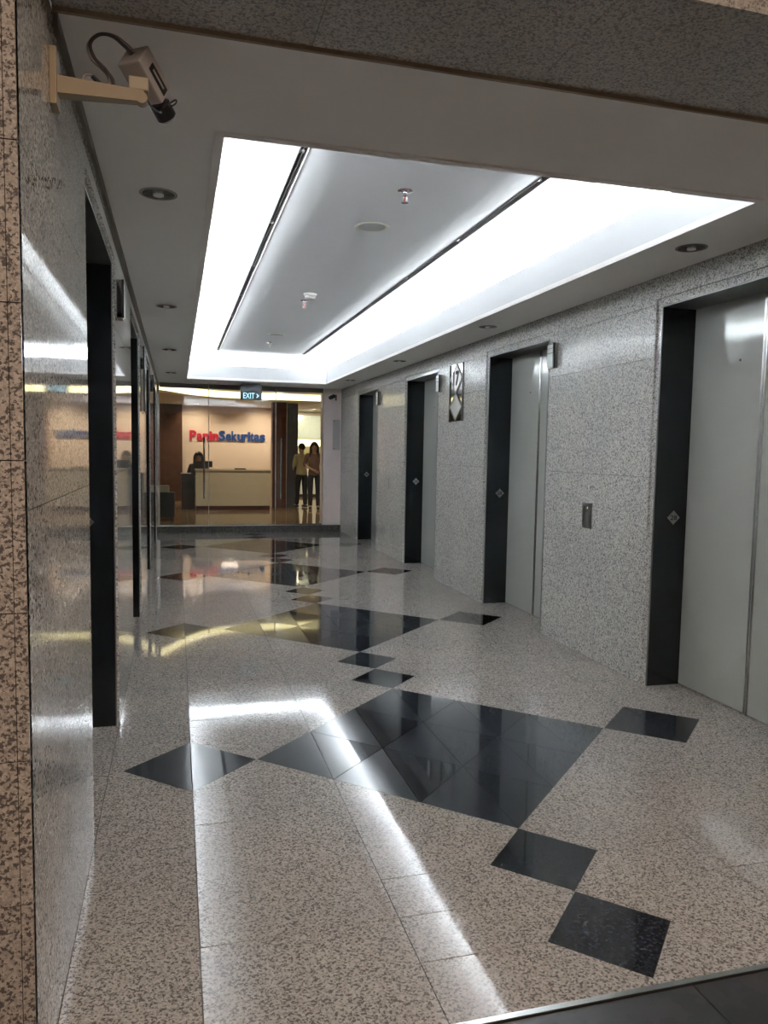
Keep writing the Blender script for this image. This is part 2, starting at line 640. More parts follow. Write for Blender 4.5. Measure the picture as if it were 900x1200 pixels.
ORD = ['nearest', 'second', 'third', 'farthest']
n_door = 0
for side in ('right', 'left'):
    R = side == 'right'
    X = (lambda d: XR + d) if R else (lambda d: XL - d)
    for k in range(NB):
        n_door += 1
        yo = P * k
        n0, f0, n1, f1 = O_NEAR + yo, O_FAR + yo, I_NEAR + yo, I_FAR + yo
        d = empty('door_%d' % n_door, (X(0.12), (n0 + f0) / 2, 0))
        tag(d, '%s grey lift door in a black recess along the %s wall' % (ORD[k], side), 'lift door', 'lift doors along both walls', 'structure')
        # stepped granite reveal around the opening
        rv = MB()
        rv.box(X(0.012), X(0.05), f1 + 0.008, f0, 0, O_TOP)
        rv.box(X(0.012), X(0.05), n0, n1 - 0.008, 0, O_TOP)
        rv.box(X(0.012), X(0.05), n1 - 0.008, f1 + 0.008, I_TOP + 0.008, O_TOP)
        child(rv, 'reveal', GR_WALL, d)
        # bright metal edge
        ed = MB()
        ed.box(X(0.008), X(0.014), f1, f1 + 0.009, 0, I_TOP + 0.009)
        ed.box(X(0.008), X(0.014), n1 - 0.009, n1, 0, I_TOP + 0.009)
        ed.box(X(0.008), X(0.014), n1, f1, I_TOP, I_TOP + 0.009)
        child(ed, 'metal_edge', STEEL_D, d)
        # black jamb panels and head
        jf = child(MB().box(X(0.014), X(DEPTH + 0.03), f1, f1 + 0.025, 0, I_TOP), 'jamb', JAMB, d)
        child(MB().box(X(0.014), X(DEPTH + 0.03), n1 - 0.025, n1, 0, I_TOP), 'jamb', JAMB, d)
        child(MB().box(X(0.014), X(DEPTH + 0.03), n1, f1, I_TOP, I_TOP + 0.025), 'head_panel', STEEL_D, d)
        # two sliding leaves
        ym = (n1 + f1) / 2
        for a, b in ((n1, ym - 0.0025), (ym + 0.0025, f1)):
            lf = child(MB().box(X(DEPTH), X(DEPTH + 0.028), a, b, 0.006, I_TOP), 'door_leaf', DOOR, d)
            e = b if b < ym else a
            s = -1 if b < ym else 1
            child(MB().box(X(DEPTH - 0.0025), X(DEPTH + 0.004), e, e + s * 0.014, 0.006, I_TOP - 0.004), 'meeting_edge', STEEL, lf)
        # key hole in the far leaf
        child(MB().lathe([(0.007, 0), (0.007, 0.003)], 10, (X(DEPTH + 0.0005), ym + 0.18, 1.93), (-1 if R else 1, 0, 0)), 'key_hole', BLACK, d)
        child(MB().box(X(DEPTH + 0.03), X(DEPTH + 0.05), n1 - 0.05, f1 + 0.05, 0, I_TOP + 0.05), 'shaft_panel', BLACK, d)
        # diamond floor number plate on the far jamb (faces the camera side)
        c = (X(0.145), f1, 1.03)
        hx = 0.043
        pl = MB().extr([(c[0] + hx, c[2]), (c[0], c[2] + hx), (c[0] - hx, c[2]), (c[0], c[2] - hx)], 'y', f1 - 0.003, f1)
        pp = child(pl, 'number_plate', STEEL_D, jf)
        text_on('number', '28', (c[0], f1 - 0.0032, c[2]), (1, 0, 0), (0, 0, 1), 0.03, BLACKG, jf, width=0.047, bold=0.02)

# dark shadow-gap trim along the left wall head
t = MB().box(XL, XL + 0.012, Y0 + 0.45, Y1, ZC - 0.035, ZC).build('trim_2', plain('wall_head_trim', (0.17, 0.15, 0.125, 1), 0.6))
tag(t, 'dark trim strip running along the top of the left granite wall', 'wall trim', kind='structure')

# ------------------------------------------------------------------ portal at the front
wf = MB()
wf.box(XL - 1.6, XL - 0.03, Y0, Y0 + 0.40, -0.01, 3.0)
wf.box(XR + 0.03, XR + 1.6, Y0, Y0 + 0.40, -0.01, 3.0)
wf.box(XL - 0.03, XR + 0.03, Y0, Y0 + 0.40, ZC + 0.045, 3.0)
wall_front = wf.build('wall_front', GROUT)
tag(wall_front, 'brownish granite portal framing the lobby along the left edge and top', 'portal', kind='structure')
YF = Y0 - 0.025
for sgn in (-1, 1):
    xa = XL if sgn < 0 else XR
    z = 0.0
    while z < 2.95:
        z1 = min(z + 0.3, 3.0) if z > 0.1 else 0.17
        MB().box(xa + sgn * 0.024, xa + sgn * 1.6, YF, Y0 + 0.01, z + 0.0012, z1 - 0.0012).build('pier_panel', GR_PIER, wall_front)
        MB().box(xa, xa + sgn * 0.0225, YF, Y0 + 0.0, z + 0.0012, z1 - 0.0012).build('corner_strip', GR_PIER, wall_front)
        z = z1
xs = [XL, 0.35, 1.0, 1.65, 2.3, XR]
for a, b in zip(xs, xs[1:]):
    MB().box(a + 0.001, b - 0.001, YF, Y0 + 0.44, ZC + 0.010, ZC + 0.046).build('soffit_panel', GR_SOFFIT, wall_front)
    MB().box(a + 0.001, b - 0.001, YF - 0.002, Y0, ZC + 0.048, 2.72).build('beam_panel', GR_PIER, wall_front)
    MB().box(a + 0.001, b - 0.001, YF - 0.002, Y0, 2.722, 3.0).build('beam_panel', GR_PIER, wall_front)
t = MB().box(XL, XR, Y0 + 0.44, Y0 + 0.452, ZC - 0.001, ZC + 0.03).build('trim_3', WOODTRIM)
tag(t, 'narrow brown edging where the plaster ceiling meets the granite beam', 'ceiling trim', kind='structure')

# outer lobby shell behind the camera
o = MB().box(-3.5, 5.0, -4.5, Y0, 3.0, 3.1).build('ceiling_outer', PAINT)
tag(o, 'plain plaster ceiling of the outer lobby in front of the granite portal', 'ceiling', kind='structure')
for nm, bx in (('wall_outer_left', (-3.6, -3.5, -4.5, Y0)), ('wall_outer_right', (5.0, 5.1, -4.5, Y0)), ('wall_outer_back', (-3.6, 5.1, -4.6, -4.5))):
    o = MB().box(bx[0], bx[1], bx[2], bx[3], -0.05, 3.0).build(nm, GR_PIER)
    tag(o, 'granite %s wall of the outer lobby behind the viewer' % nm.split('_')[-1], 'wall', kind='structure')
for a, b in ((-3.5, XL - 1.55), (XR + 1.55, 5.0)):
    o = MB().box(a, b, Y0 - 0.02, Y0 + 0.1, -0.05, 3.0).build('wall_outer_front', GR_PIER)
    tag(o, 'granite wall beside the portal, on the %s' % ('left' if a < 0 else 'right'), 'wall', kind='structure')

# ------------------------------------------------------------------ ceiling with lit tray
TX0, TX1, TY0, TY1 = 0.13, 2.315, 2.665, 12.0
ZU, ZS = 2.83, 2.67
CB = Y0 + 0.452
cl = MB()
cl.box(XL, TX0, CB, Y1 + 0.1, ZC, ZC + 0.03)
cl.box(TX1, XR, CB, Y1 + 0.1, ZC, ZC + 0.03)
cl.box(TX0, TX1, CB, TY0, ZC, ZC + 0.03)
cl.box(TX0, TX1, TY1, Y1 + 0.1, ZC, ZC + 0.03)
ceiling = cl.build('ceiling', PAINT)
tag(ceiling, 'grey plaster ceiling around the brightly lit recessed tray', 'ceiling', kind='structure')
W = 0.02
for bx in ((TX0 - W, TX0, TY0 - W, TY1 + W), (TX1, TX1 + W, TY0 - W, TY1 + W), (TX0, TX1, TY0 - W, TY0), (TX0, TX1, TY1, TY1 + W)):
    MB().box(*bx, ZC + 0.03, ZS).build('upstand', plain('upstand_paint', (0.66, 0.66, 0.67, 1), 0.7, noise=0.01), ceiling)
# slim frame around the tray opening
fr = 0.035
for bx in ((TX0 - 0.0, TX0 + fr * 0.9, TY0, TY1), (TX1 - 0.012, TX1, TY0, TY1), (TX0 + fr * 0.9, TX1 - 0.012, TY0, TY0 + fr), (TX0 + fr * 0.9, TX1 - 0.012, TY1 - 0.012, TY1)):
    MB().box(*bx, ZC - 0.006, ZC + 0.012).build('tray_frame', TRIM, ceiling)
# cove troughs behind the upstands
CO = 0.34
tr = MB()
tr.box(TX0 - W - CO, TX0 - W, TY0 - CO, TY1 + CO, 2.482, 2.495)
tr.box(TX1 + W, TX1 + W + CO, TY0 - CO, TY1 + CO, 2.482, 2.495)
tr.box(TX0 - W, TX1 + W, TY0 - W - CO, TY0 - W, 2.482, 2.495)
tr.box(TX0 - W, TX1 + W, TY1 + W, TY1 + W + CO, 2.482, 2.495)
tr.box(TX0 - W - CO - 0.02, TX0 - W - CO, TY0 - CO - 0.04, TY1 + CO + 0.04, 2.482, ZU)
tr.box(TX1 + W + CO, TX1 + W + CO + 0.02, TY0 - CO - 0.04, TY1 + CO + 0.04, 2.482, ZU)
tr.box(TX0 - W - CO, TX1 + W + CO, TY0 - CO - 0.04, TY0 - CO - 0.02, 2.482, ZU)
tr.box(TX0 - W - CO, TX1 + W + CO, TY1 + CO + 0.02, TY1 + CO + 0.04, 2.482, ZU)
tr.build('cove_trough', PAINT_W, ceiling)
# upper ceiling with two slots
UX0, UX1, UY0, UY1 = TX0 - W - CO, TX1 + W + CO, TY0 - CO - 0.03, TY1 + CO + 0.03
S1, S2, SW, SY0, SY1 = 0.575, 1.832, 0.046, 3.15, 11.5
for bx in ((UX0, S1, UY0, UY1), (S1 + SW, S2, UY0, UY1), (S2 + SW, UX1, UY0, UY1), (S1, S1 + SW, UY0, SY0), (S1, S1 + SW, SY1, UY1), (S2, S2 + SW, UY0, SY0), (S2, S2 + SW, SY1, UY1)):
    MB().box(*bx, ZU, ZU + 0.04).build('upper_ceiling_panel', PAINT_W, ceiling)
for i, s in enumerate((S1, S2)):
    d = empty('air_slot_diffuser', (s + SW / 2, (SY0 + SY1) / 2, ZU))
    tag(d, ('dark' if i == 0 else 'grey') + ' linear air slot in the tray ceiling, the %s one' % ('left' if i == 0 else 'right'), 'air diffuser', 'linear air slots in the lit tray')
    child(MB().box(s + 0.0005, s + SW - 0.0005, SY0 + 0.001, SY1 - 0.001, ZU + 0.032, ZU + 0.04), 'slot_back', SLOT, d)
    child(MB().box(s + 0.0005, s + 0.003, SY0 + 0.001, SY1 - 0.001, ZU - 0.004, ZU + 0.034), 'slot_side', SLOT, d)
    child(MB().box(s + SW - 0.004, s + SW - 0.0005, SY0 + 0.001, SY1 - 0.001, ZU - 0.004, ZU + 0.034), 'slot_side', SLOTSIDE, d)
    child(MB().box(s + SW * 0.5, s + SW * 0.58, SY0 + 0.001, SY1 - 0.001, ZU + 0.012, ZU + 0.03), 'slot_blade', SLOTSIDE, d)
    yy = SY0 + 0.6
    while yy < SY1:
        child(MB().box(s + 0.001, s + SW * 0.62, yy, yy + 0.025, ZU + 0.001, ZU + 0.012), 'clip', SLOTSIDE, d)
        yy += 1.2

# fluorescent tubes lying in the troughs
TUBE = emitter('fluorescent_tube_glow', (0.90, 0.96, 1.0, 1), TUBE_POWER)
TUBE_END = emitter('dimmer_tube_glow', (0.90, 0.96, 1.0, 1), TUBE_POWER * 0.42)


def tube_lamp(a, b, where):
    a, b = Vector(a), Vector(b)
    u = (b - a).normalized()
    o = empty('fluorescent_tube', tuple((a + b) / 2))
    tag(o, 'white fluorescent tube hidden in the %s of the ceiling tray' % where, 'lamp tube', 'cove lamps, ' + where)
    child(MB().tube([a + u * 0.03, b - u * 0.03], 0.014, 10), 'lamp', TUBE if 'left' in where or 'right' in where else TUBE_END, o, True)
    for q in (a, b):
        s = u if q == a else -u
        child(MB().tube([q, q + s * 0.03], 0.016, 10), 'cap', STEEL, o, True)


N = 7
for i in range(N):
    l = (TY1 - TY0) / N
    for x, wh in ((TX0 - W - 0.28, 'left cove'), (TX1 + W + 0.28, 'right cove')):
        tube_lamp((x, TY0 + i * l + 0.03, 2.592), (x, TY0 + (i + 1) * l - 0.03, 2.592), wh)
for y, wh in ((TY0 - W - 0.28, 'front cove'), (TY1 + W + 0.28, 'rear cove')):
    for i in range(2):
        l = (TX1 - TX0) / 2
        tube_lamp((TX0 + i * l + 0.03, y, 2.592), (TX0 + (i + 1) * l - 0.03, y, 2.592), wh)

# ------------------------------------------------------------------ ceiling fittings
NEARW = ['nearest the wall camera', 'second from the front', 'third from the front', 'farthest, near the glass front']


def downlight(x, y, label, group):
    o = empty('downlight', (x, y, ZC))
    tag(o, label, 'downlight', group)
    child(MB().lathe([(0.066, 0.0), (0.077, -0.002), (0.077, -0.005), (0.068, -0.006), (0.064, -0.002), (0.066, 0.0)], 28, (x, y, ZC)), 'trim_ring', plain('downlight_ring', (0.20, 0.19, 0.175, 1), 0.4), o, True)
    child(MB().lathe([(0.0655, -0.0045), (0.062, -0.001), (0.046, 0.0)], 28, (x, y, ZC)), 'reflector', DLIGHT, o, True)
    child(MB().lathe([(0.022, -0.012), (0.022, -0.001)], 12, (x, y, ZC)), 'lamp', WHITE_P, o, True)
    for q in range(4):
        a = q * math.pi / 4
        child(MB().obox((x, y, ZC - 0.0035), (math.cos(a), math.sin(a), 0), (-math.sin(a), math.cos(a), 0), (0, 0, 1), 0.122, 0.003, 0.004), 'louvre', BLACK, o)


for k in range(NB):
    y = 3.375 + k * 2.6
    downlight(-0.066, y, 'unlit round downlight over the left lifts, ' + NEARW[k], 'unlit downlights beside the tray')
    downlight(2.51, y, 'unlit round downlight over the right lifts, ' + ['nearest the viewer', 'second from the front', 'third from the front', 'farthest, near the glass front'][k], 'unlit downlights beside the tray')


def sprinkler(x, y, label):
    o = empty('sprinkler', (x, y, ZU))
    tag(o, label, 'sprinkler', 'sprinklers in the lit tray')
    child(MB().lathe([(0.0, 0.0), (0.042, 0.0), (0.042, -0.004), (0.02, -0.012), (0.0, -0.012)], 20, (x, y, ZU)), 'escutcheon', CHROME, o, True)
    child(MB().lathe([(0.013, -0.012), (0.013, -0.03), (0.008, -0.034)], 12, (x, y, ZU)), 'body', CHROME, o, True)
    for s in (-1, 1):
        child(MB().tube([(x + s * 0.011, y, ZU - 0.03), (x + s * 0.016, y, ZU - 0.045), (x + s * 0.004, y, ZU - 0.064)], 0.003, 6), 'frame_arm', CHROME, o, True)
    child(MB().lathe([(0.003, -0.034), (0.0035, -0.06)], 8, (x, y, ZU)), 'bulb', plain('red_bulb', (0.6, 0.03, 0.02, 1), 0.2), o, True)
    child(MB().lathe([(0.0, -0.064), (0.021, -0.064), (0.021, -0.067), (0.0, -0.067)], 16, (x, y, ZU)), 'deflector', CHROME, o, True)


sprinkler(1.22, 4.12, 'chrome sprinkler with red bulb, nearest in the lit tray')
sprinkler(1.19, 7.36, 'small chrome sprinkler just behind the white smoke detector')
sprinkler(1.215, 10.35, 'tiny sprinkler at the far end of the lit tray')


def speaker(x, y, label):
    o = empty('ceiling_speaker', (x, y, ZU))
    tag(o, label, 'ceiling speaker', 'round speaker grilles in the lit tray')
    child(MB().lathe([(0.085, 0.0), (0.112, -0.003), (0.112, -0.007), (0.100, -0.010), (0.085, -0.004)], 32, (x, y, ZU)), 'ring', plain('speaker_ring', (0.88, 0.88, 0.78, 1), 0.5), o, True)
    child(MB().lathe([(0.0, -0.009), (0.06, -0.008), (0.092, -0.004), (0.092, 0.0)], 32, (x, y, ZU)), 'grille', GRILLE, o, True)


speaker(1.215, 4.83, 'round grey speaker grille, nearer one in the lit tray')
speaker(1.215, 9.62, 'round grey speaker grille, farther one in the lit tray')
o = empty('smoke_detector', (1.195, 7.05, ZU))
tag(o, 'white round smoke detector in the middle of the lit tray', 'smoke detector')
child(MB().lathe([(0.0, 0), (0.062, 0), (0.062, -0.012), (0.055, -0.018)], 24, (1.195, 7.05, ZU)), 'base', WHITE_P, o, True)
child(MB().lathe([(0.05, -0.018), (0.046, -0.045), (0.03, -0.052), (0.0, -0.052)], 24, (1.195, 7.05, ZU)), 'head', WHITE_P, o, True)
child(MB().lathe([(0.051, -0.024), (0.0525, -0.026), (0.0525, -0.032), (0.049, -0.034)], 24, (1.195, 7.05, ZU)), 'vent_ring', GRILLE, o, True)

# ------------------------------------------------------------------ fittings on the walls
LANT = emitter('lantern_lens_white', (0.95, 0.97, 1.0, 1), 0.22)
LENS = plain('lantern_lens', (0.80, 0.81, 0.80, 1), 0.35)


def lantern(side, y, label):
    R = side == 'right'
    X = (lambda d: XR - d) if R else (lambda d: XL + d)
    o = empty('hall_lantern', (X(0), y, 2.04))
    tag(o, label, 'lift lantern', 'lift arrival lanterns')
    z0, z1, h = 2.040, 2.225, 0.055
    child(MB().box(X(0), X(0.03), y - h, y + h, z0, z1), 'housing', CHROME if not R else plain('lantern_bezel', (0.30, 0.29, 0.27, 1), 0.4, metal=0.4), o, bevel=0.003)
    for a, b in ((z0 + 0.012, z1 - 0.075), (z1 - 0.068, z1 - 0.04), (z1 - 0.034, z1 - 0.010)):
        child(MB().box(X(0.029), X(0.036), y - h + 0.016, y + h - 0.006, a, b), 'lens', LENS, o)
    child(MB().box(X(0.027), X(0.038), y - h - 0.001, y - h + 0.015, z0 - 0.001, z1 + 0.001), 'edge_strip', BLACK, o)


for k, wd in ((0, 'beside the second lift'), (1, 'beside the third lift'), (2, 'beside the farthest lift')):
    lantern('right', 5.235 + P * k, 'small white hall lantern on the right wall ' + wd)
for k, wd in ((0, 'just past the nearest lift'), (1, 'just past the second lift'), (2, 'just past the third lift')):
    lantern('left', 4.10 + P * k, 'narrow mirror-like hall lantern on the left wall ' + wd)


def indicator(side, label):
    R = side == 'right'
    X = (lambda d: XR - d) if R else (lambda d: XL + d)
    y0, y1, z0, z1 = 7.075, 7.465, 1.715, 2.285
    o = empty('floor_indicator', (X(0), (y0 + y1) / 2, z0))
    tag(o, label, 'floor indicator', 'lift floor indicator panels')
    child(MB().box(X(0), X(0.012), y0, y1, z0, z1), 'mirror_plate', CHROME, o)
    for a in (y0, y1 - 0.022):
        child(MB().box(X(0.010), X(0.02), a, a + 0.022, z0 - 0.004, z1 + 0.004), 'side_strip', BLACK, o)
    ym, zq = (y0 + y1) / 2, (z1 - z0) / 4
    for i, (zc, lit) in enumerate(((z1 - zq, True), (z0 + zq, False))):
        hy, hz = 0.165, zq - 0.004
        pts = [(ym - hy, zc), (ym, zc - hz), (ym + hy, zc), (ym, zc + hz)]
        pm = MB().extr(pts, 'x', X(0.011), X(0.017))
        dm = child(pm, 'display', LANT if lit else plain('dull_display', (0.42, 0.42, 0.40, 1), 0.3), o)
        bar = MB()
        for p, q in zip(pts, pts[1:] + pts[:1]):
            a, b = Vector((X(0.018), *p)), Vector((X(0.018), *q))
            u = (b - a).normalized()
            bar.obox((a + b) / 2, u, u.cross(Vector((1, 0, 0))), (1, 0, 0), (b - a).length, 0.012, 0.008)
        child(bar, 'display_frame', STEEL_D, o)
        if lit:
            text_on('number', '17', (X(0.0175), ym, zc), (0, -1 if R else 1, 0), (0, 0, 1), 0.15, BLACKG, o, width=0.175, bold=0.05)


indicator('right', 'mirrored floor display with two diamonds, reading 17, on the right wall')
indicator('left', 'mirrored floor display seen edge-on along the left wall')


def call_plate(y, label):
    o = empty('call_button_plate', (XR, y, 0.89))
    tag(o, label, 'call button', 'lift call button plates')
    child(MB().box(XR - 0.006, XR, y - 0.062, y + 0.062, 0.89, 1.07), 'plate', STEEL_D, o, bevel=0.002)
    child(MB().lathe([(0.0, 0.004), (0.012, 0.004), (0.014, 0.0)], 16, (XR - 0.006, y, 1.03), (-1, 0, 0)), 'button', CHROME, o, True)


call_plate(4.677, 'bronze steel call button plate between the two nearest right lifts')
call_plate(9.83, 'small dark call button plate between the two farthest right lifts')

# ------------------------------------------------------------------ security camera on its bracket
o = empty('security_camera', (XL, 2.05, 2.215))
tag(o, 'grey box security camera on a beige wall bracket with looped cables', 'security camera')
child(MB().box(XL, XL + 0.016, 2.010, 2.070, 2.208, 2.340), 'wall_plate', BEIGE, o, bevel=0.002)
am = MB()
ax, aw = 2.04, 0.013
am.mesh([(XL + 0.006, ax - 0.02, 2.238), (XL + 0.006, ax + 0.02, 2.238), (XL + 0.006, ax + 0.02, 2.279), (XL + 0.006, ax - 0.02, 2.279),
         (-0.072, ax - aw, 2.246), (-0.072, ax + aw, 2.246), (-0.072, ax + aw, 2.272), (-0.072, ax - aw, 2.272)],
        [(0, 1, 2, 3), (4, 7, 6, 5), (0, 4, 5, 1), (1, 5, 6, 2), (2, 6, 7, 3), (3, 7, 4, 0)])
child(am, 'arm', BEIGE, o)
child(MB().lathe([(0.0, 0), (0.014, 0), (0.014, 0.028), (0.0, 0.028)], 16, (-0.078, 2.026, 2.255), (0, 1, 0)), 'swivel', BEIGE, o, True)
child(MB().box(-0.108, -0.062, 2.03, 2.07, 2.274, 2.305), 'mount_block', plain('cream_block', (0.40, 0.31, 0.21, 1), 0.5), o, bevel=0.003)
ud = Vector((0.072, 0.10, -0.085)).normalized()
ur = ud.cross(Vector((0, 0, 1))).normalized()
uu = ur.cross(ud)
cb = Vector((-0.072, 2.085, 2.330))
bd = child(MB().obox(cb, ud, ur, uu, 0.112, 0.066, 0.064), 'housing', CAMGREY, o, bevel=0.005)
child(MB().obox(cb + ur * 0.0333 + ud * 0.012, ud, ur, uu, 0.072, 0.0012, 0.026), 'dark_label', BLACK, bd)
child(MB().obox(cb + ur * 0.0340 + ud * 0.012, ud, ur, uu, 0.05, 0.0012, 0.006), 'label_stripe', CAMGREY, bd)
child(MB().obox(cb + uu * 0.0325 - ud * 0.012, ud, ur, uu, 0.07, 0.03, 0.0012), 'maker_label', plain('pinkish_label', (0.42, 0.34, 0.34, 1), 0.5), bd)
child(MB().lathe([(0.020, 0), (0.021, 0.014), (0.026, 0.018), (0.026, 0.052), (0.020, 0.058), (0.018, 0.05), (0.0, 0.048)], 20, cb + ud * 0.056, ud), 'lens', BLACK, o, True)


def smooth_path(pts, n=8):
    pts = [Vector(p) for p in pts]
    out = []
    for i in range(len(pts) - 1):
        p0, p1, p2, p3 = pts[max(i - 1, 0)], pts[i], pts[i + 1], pts[min(i + 2, len(pts) - 1)]
        for k in range(n):
            t = k / n
            out.append(0.5 * ((2 * p1) + (-p0 + p2) * t + (2 * p0 - 5 * p1 + 4 * p2 - p3) * t * t + (-p0 + 3 * p1 - 3 * p2 + p3) * t ** 3))
    out.append(pts[-1])
    return out


cy_ = 2.05
rear = cb - ud * 0.057
child(MB().tube(smooth_path([rear, (-0.118, cy_, 2.380), (-0.146, cy_, 2.399), (-0.176, cy_, 2.398), (-0.197, cy_, 2.374), (-0.188, cy_, 2.343), (-0.162, cy_, 2.318), (-0.146, cy_, 2.295), (-0.146, cy_, 2.268)]), 0.0042), 'power_cable', CABLE, o, True)
child(MB().tube(smooth_path([rear + ur * 0.012, (-0.112, cy_ + 0.01, 2.390), (-0.142, cy_ + 0.01, 2.407), (-0.180, cy_ + 0.01, 2.404), (-0.204, cy_ + 0.01, 2.374), (-0.196, cy_ + 0.01, 2.342), (-0.172, cy_ + 0.01, 2.322), (-0.158, cy_ + 0.01, 2.305), (-0.150, cy_ + 0.01, 2.272)]), 0.0022), 'signal_cable', CABLE_P, o, True)
child(MB().tube(smooth_path([(-0.215, cy_, 2.270), (-0.212, cy_, 2.297), (-0.195, cy_, 2.300), (-0.175, cy_, 2.285), (-0.160, cy_, 2.268)]), 0.0025), 'loose_cable', CABLE_P, o, True)
child(MB().tube([(-0.193, cy_, 2.298), (-0.174, cy_, 2.281)], [0.005, 0.006], 8), 'plug', BLACK, o, True)
lp = cb + ud * 0.085
child(MB().tube(smooth_path([lp + ur * 0.015 + uu * 0.018, lp + ur * 0.03 + uu * 0.03, lp + ur * 0.036 + uu * 0.012, lp + ur * 0.02]), 0.0022), 'lens_cable', BLACK, o, True)
child(MB().tube(smooth_path([(-0.072, 2.04, 2.268), (-0.055, 2.06, 2.248), (-0.035, 2.09, 2.25), lp - uu * 0.01]), 0.0022), 'lens_cable', BLACK, o, True)

# ------------------------------------------------------------------ exit sign
ex = empty('exit_sign', (1.13, 12.45, ZC))
tag(ex, 'dark hanging exit sign with glowing blue-white letters above the glass front', 'exit sign')
e0, e1, ez0, ez1 = 0.995, 1.335, 2.185, 2.447
child(MB().box(e0, e1, 12.43, 12.47, ez0, ez1 - 0.02), 'body', plain('exit_dark_face', (0.02, 0.032, 0.042, 1), 0.2), ex, bevel=0.003)
child(MB().box(e0 + 0.02, e1 - 0.02, 12.435, 12.465, ez1 - 0.02, ZC), 'ceiling_mount', STEEL_D, ex)
EXG = emitter('exit_letters', (0.40, 0.80, 1.0, 1), 0.55)
text_on('lettering', 'EXIT', ((e0 + e1) / 2 - 0.035, 12.4285, ez0 + 0.068), (1, 0, 0), (0, 0, 1), 0.088, EXG, ex, width=0.18, bold=0.0)
ar = MB().extr([(e1 - 0.08, ez0 + 0.034), (e1 - 0.045, ez0 + 0.068), (e1 - 0.08, ez0 + 0.102), (e1 - 0.088, ez0 + 0.094), (e1 - 0.064, ez0 + 0.068), (e1 - 0.088, ez0 + 0.042)], 'y', 12.4275, 12.4285)
child(ar, 'arrow', EXG, ex)

# ------------------------------------------------------------------ glass front
ZR = 0.11                        # raised reception floor
YG = 12.95
st = MB().box(XL - 0.1, XR + 0.1, Y1, Y1 + 0.12, -0.05, ZR).build('step_riser', GR_RISER)
tag(st, 'low dark granite step below the glass front', 'step', kind='structure')
gx = [-0.262, 0.522, 1.632, 2.44]
names = ['left glass door leaf with a tall handle, beside the lift wall', 'wide fixed glass pane in the middle of the glass front', 'right glass door leaf with a tall handle, beside the pale column']
for i in range(3):
    a, b = gx[i] + 0.004, gx[i + 1] - 0.004
    o = empty('window_1' if i == 1 else 'door_%d' % (9 + (i > 1)), ((a + b) / 2, YG, ZR))
    tag(o, names[i], 'glass pane' if i == 1 else 'glass door', 'panes of the glass front', 'structure')
    child(MB().box(a, b, YG, YG + 0.012, ZR + 0.012, ZC - 0.012), 'pane', GLASS, o)
    child(MB().box(a, b, YG - 0.008, YG + 0.02, ZR, ZR + 0.018), 'bottom_rail', STEEL, o)
    child(MB().box(a, b, YG - 0.012, YG + 0.024, ZC - 0.075, ZC), 'top_rail', plain('top_rail', (0.20, 0.18, 0.165, 1), 0.4), o)
    child(MB().box(b - 0.006, b + 0.006, YG - 0.001, YG + 0.013, ZR + 0.02, ZC - 0.075), 'edge_joint', plain('glass_edge', (0.45, 0.42, 0.36, 1), 0.3), o)
    if i != 1:
        hx_ = 0.442 if i == 0 else 1.713
        for zz in (0.7, 1.45):
            child(MB().tube([(hx_, YG - 0.05, zz), (hx_, YG, zz)], 0.009, 8), 'handle_mount', STEEL, o, True)
        child(MB().tube([(hx_, YG - 0.05, 0.567), (hx_, YG - 0.05, 1.585)], 0.016, 12), 'handle', STEEL, o, True)
t = MB().box(XL, -0.262, YG - 0.02, YG + 0.03, ZR, ZC).build('trim_4', STEEL)
tag(t, 'slim metal post where the glass front meets the left wall', 'post', kind='structure')
pc = MB().box(2.442, XR, YG - 0.06, YG + 0.25, ZR + 0.04, ZC).build('pillar', plain('pale_column_paint', (0.84, 0.73, 0.70, 1), 0.45))
tag(pc, 'pale pinkish column at the right end of the glass front', 'column', kind='structure')
MB().box(2.436, XR, YG - 0.066, YG + 0.26, ZR, ZR + 0.042).build('skirting', WHITE_P, pc)
nb = empty('notice_plate', (2.66, YG - 0.06, 1.4))
tag(nb, 'pale acrylic notice plate screwed to the column beside the glass', 'notice')
child(MB().box(2.60, 2.725, YG - 0.068, YG - 0.06, 1.405, 1.925), 'plate', plain('acrylic', (0.60, 0.57, 0.56, 1), 0.15), nb)
for zz in (1.43, 1.90):
    child(MB().lathe([(0.009, 0), (0.009, 0.006), (0.0, 0.008)], 10, (2.62, YG - 0.068, zz), (0, -1, 0)), 'screw', STEEL_D, nb, True)
sc = empty('wall_camera', (2.56, YG - 0.06, 2.28))
tag(sc, 'small black bullet camera at the top of the pale column', 'security camera')
child(MB().lathe([(0.022, 0), (0.022, 0.01), (0.008, 0.014), (0.008, 0.05), (0, 0.05)], 12, (2.605, YG - 0.06, 2.32), (0, -1, 0)), 'mount', plain('reddish_mount', (0.16, 0.06, 0.05, 1), 0.5), sc, True)
child(MB().lathe([(0.0, 0), (0.034, 0), (0.034, 0.10), (0.028, 0.11), (0.0, 0.10)], 14, (2.605, YG - 0.115, 2.325), (-0.75, -0.45, -0.35)), 'body', BLACK, sc, True)
child(MB().box(2.635, 2.66, YG - 0.075, YG - 0.06, 2.25, 2.35), 'cable_box', plain('dark_red_box', (0.22, 0.07, 0.06, 1), 0.5), sc)

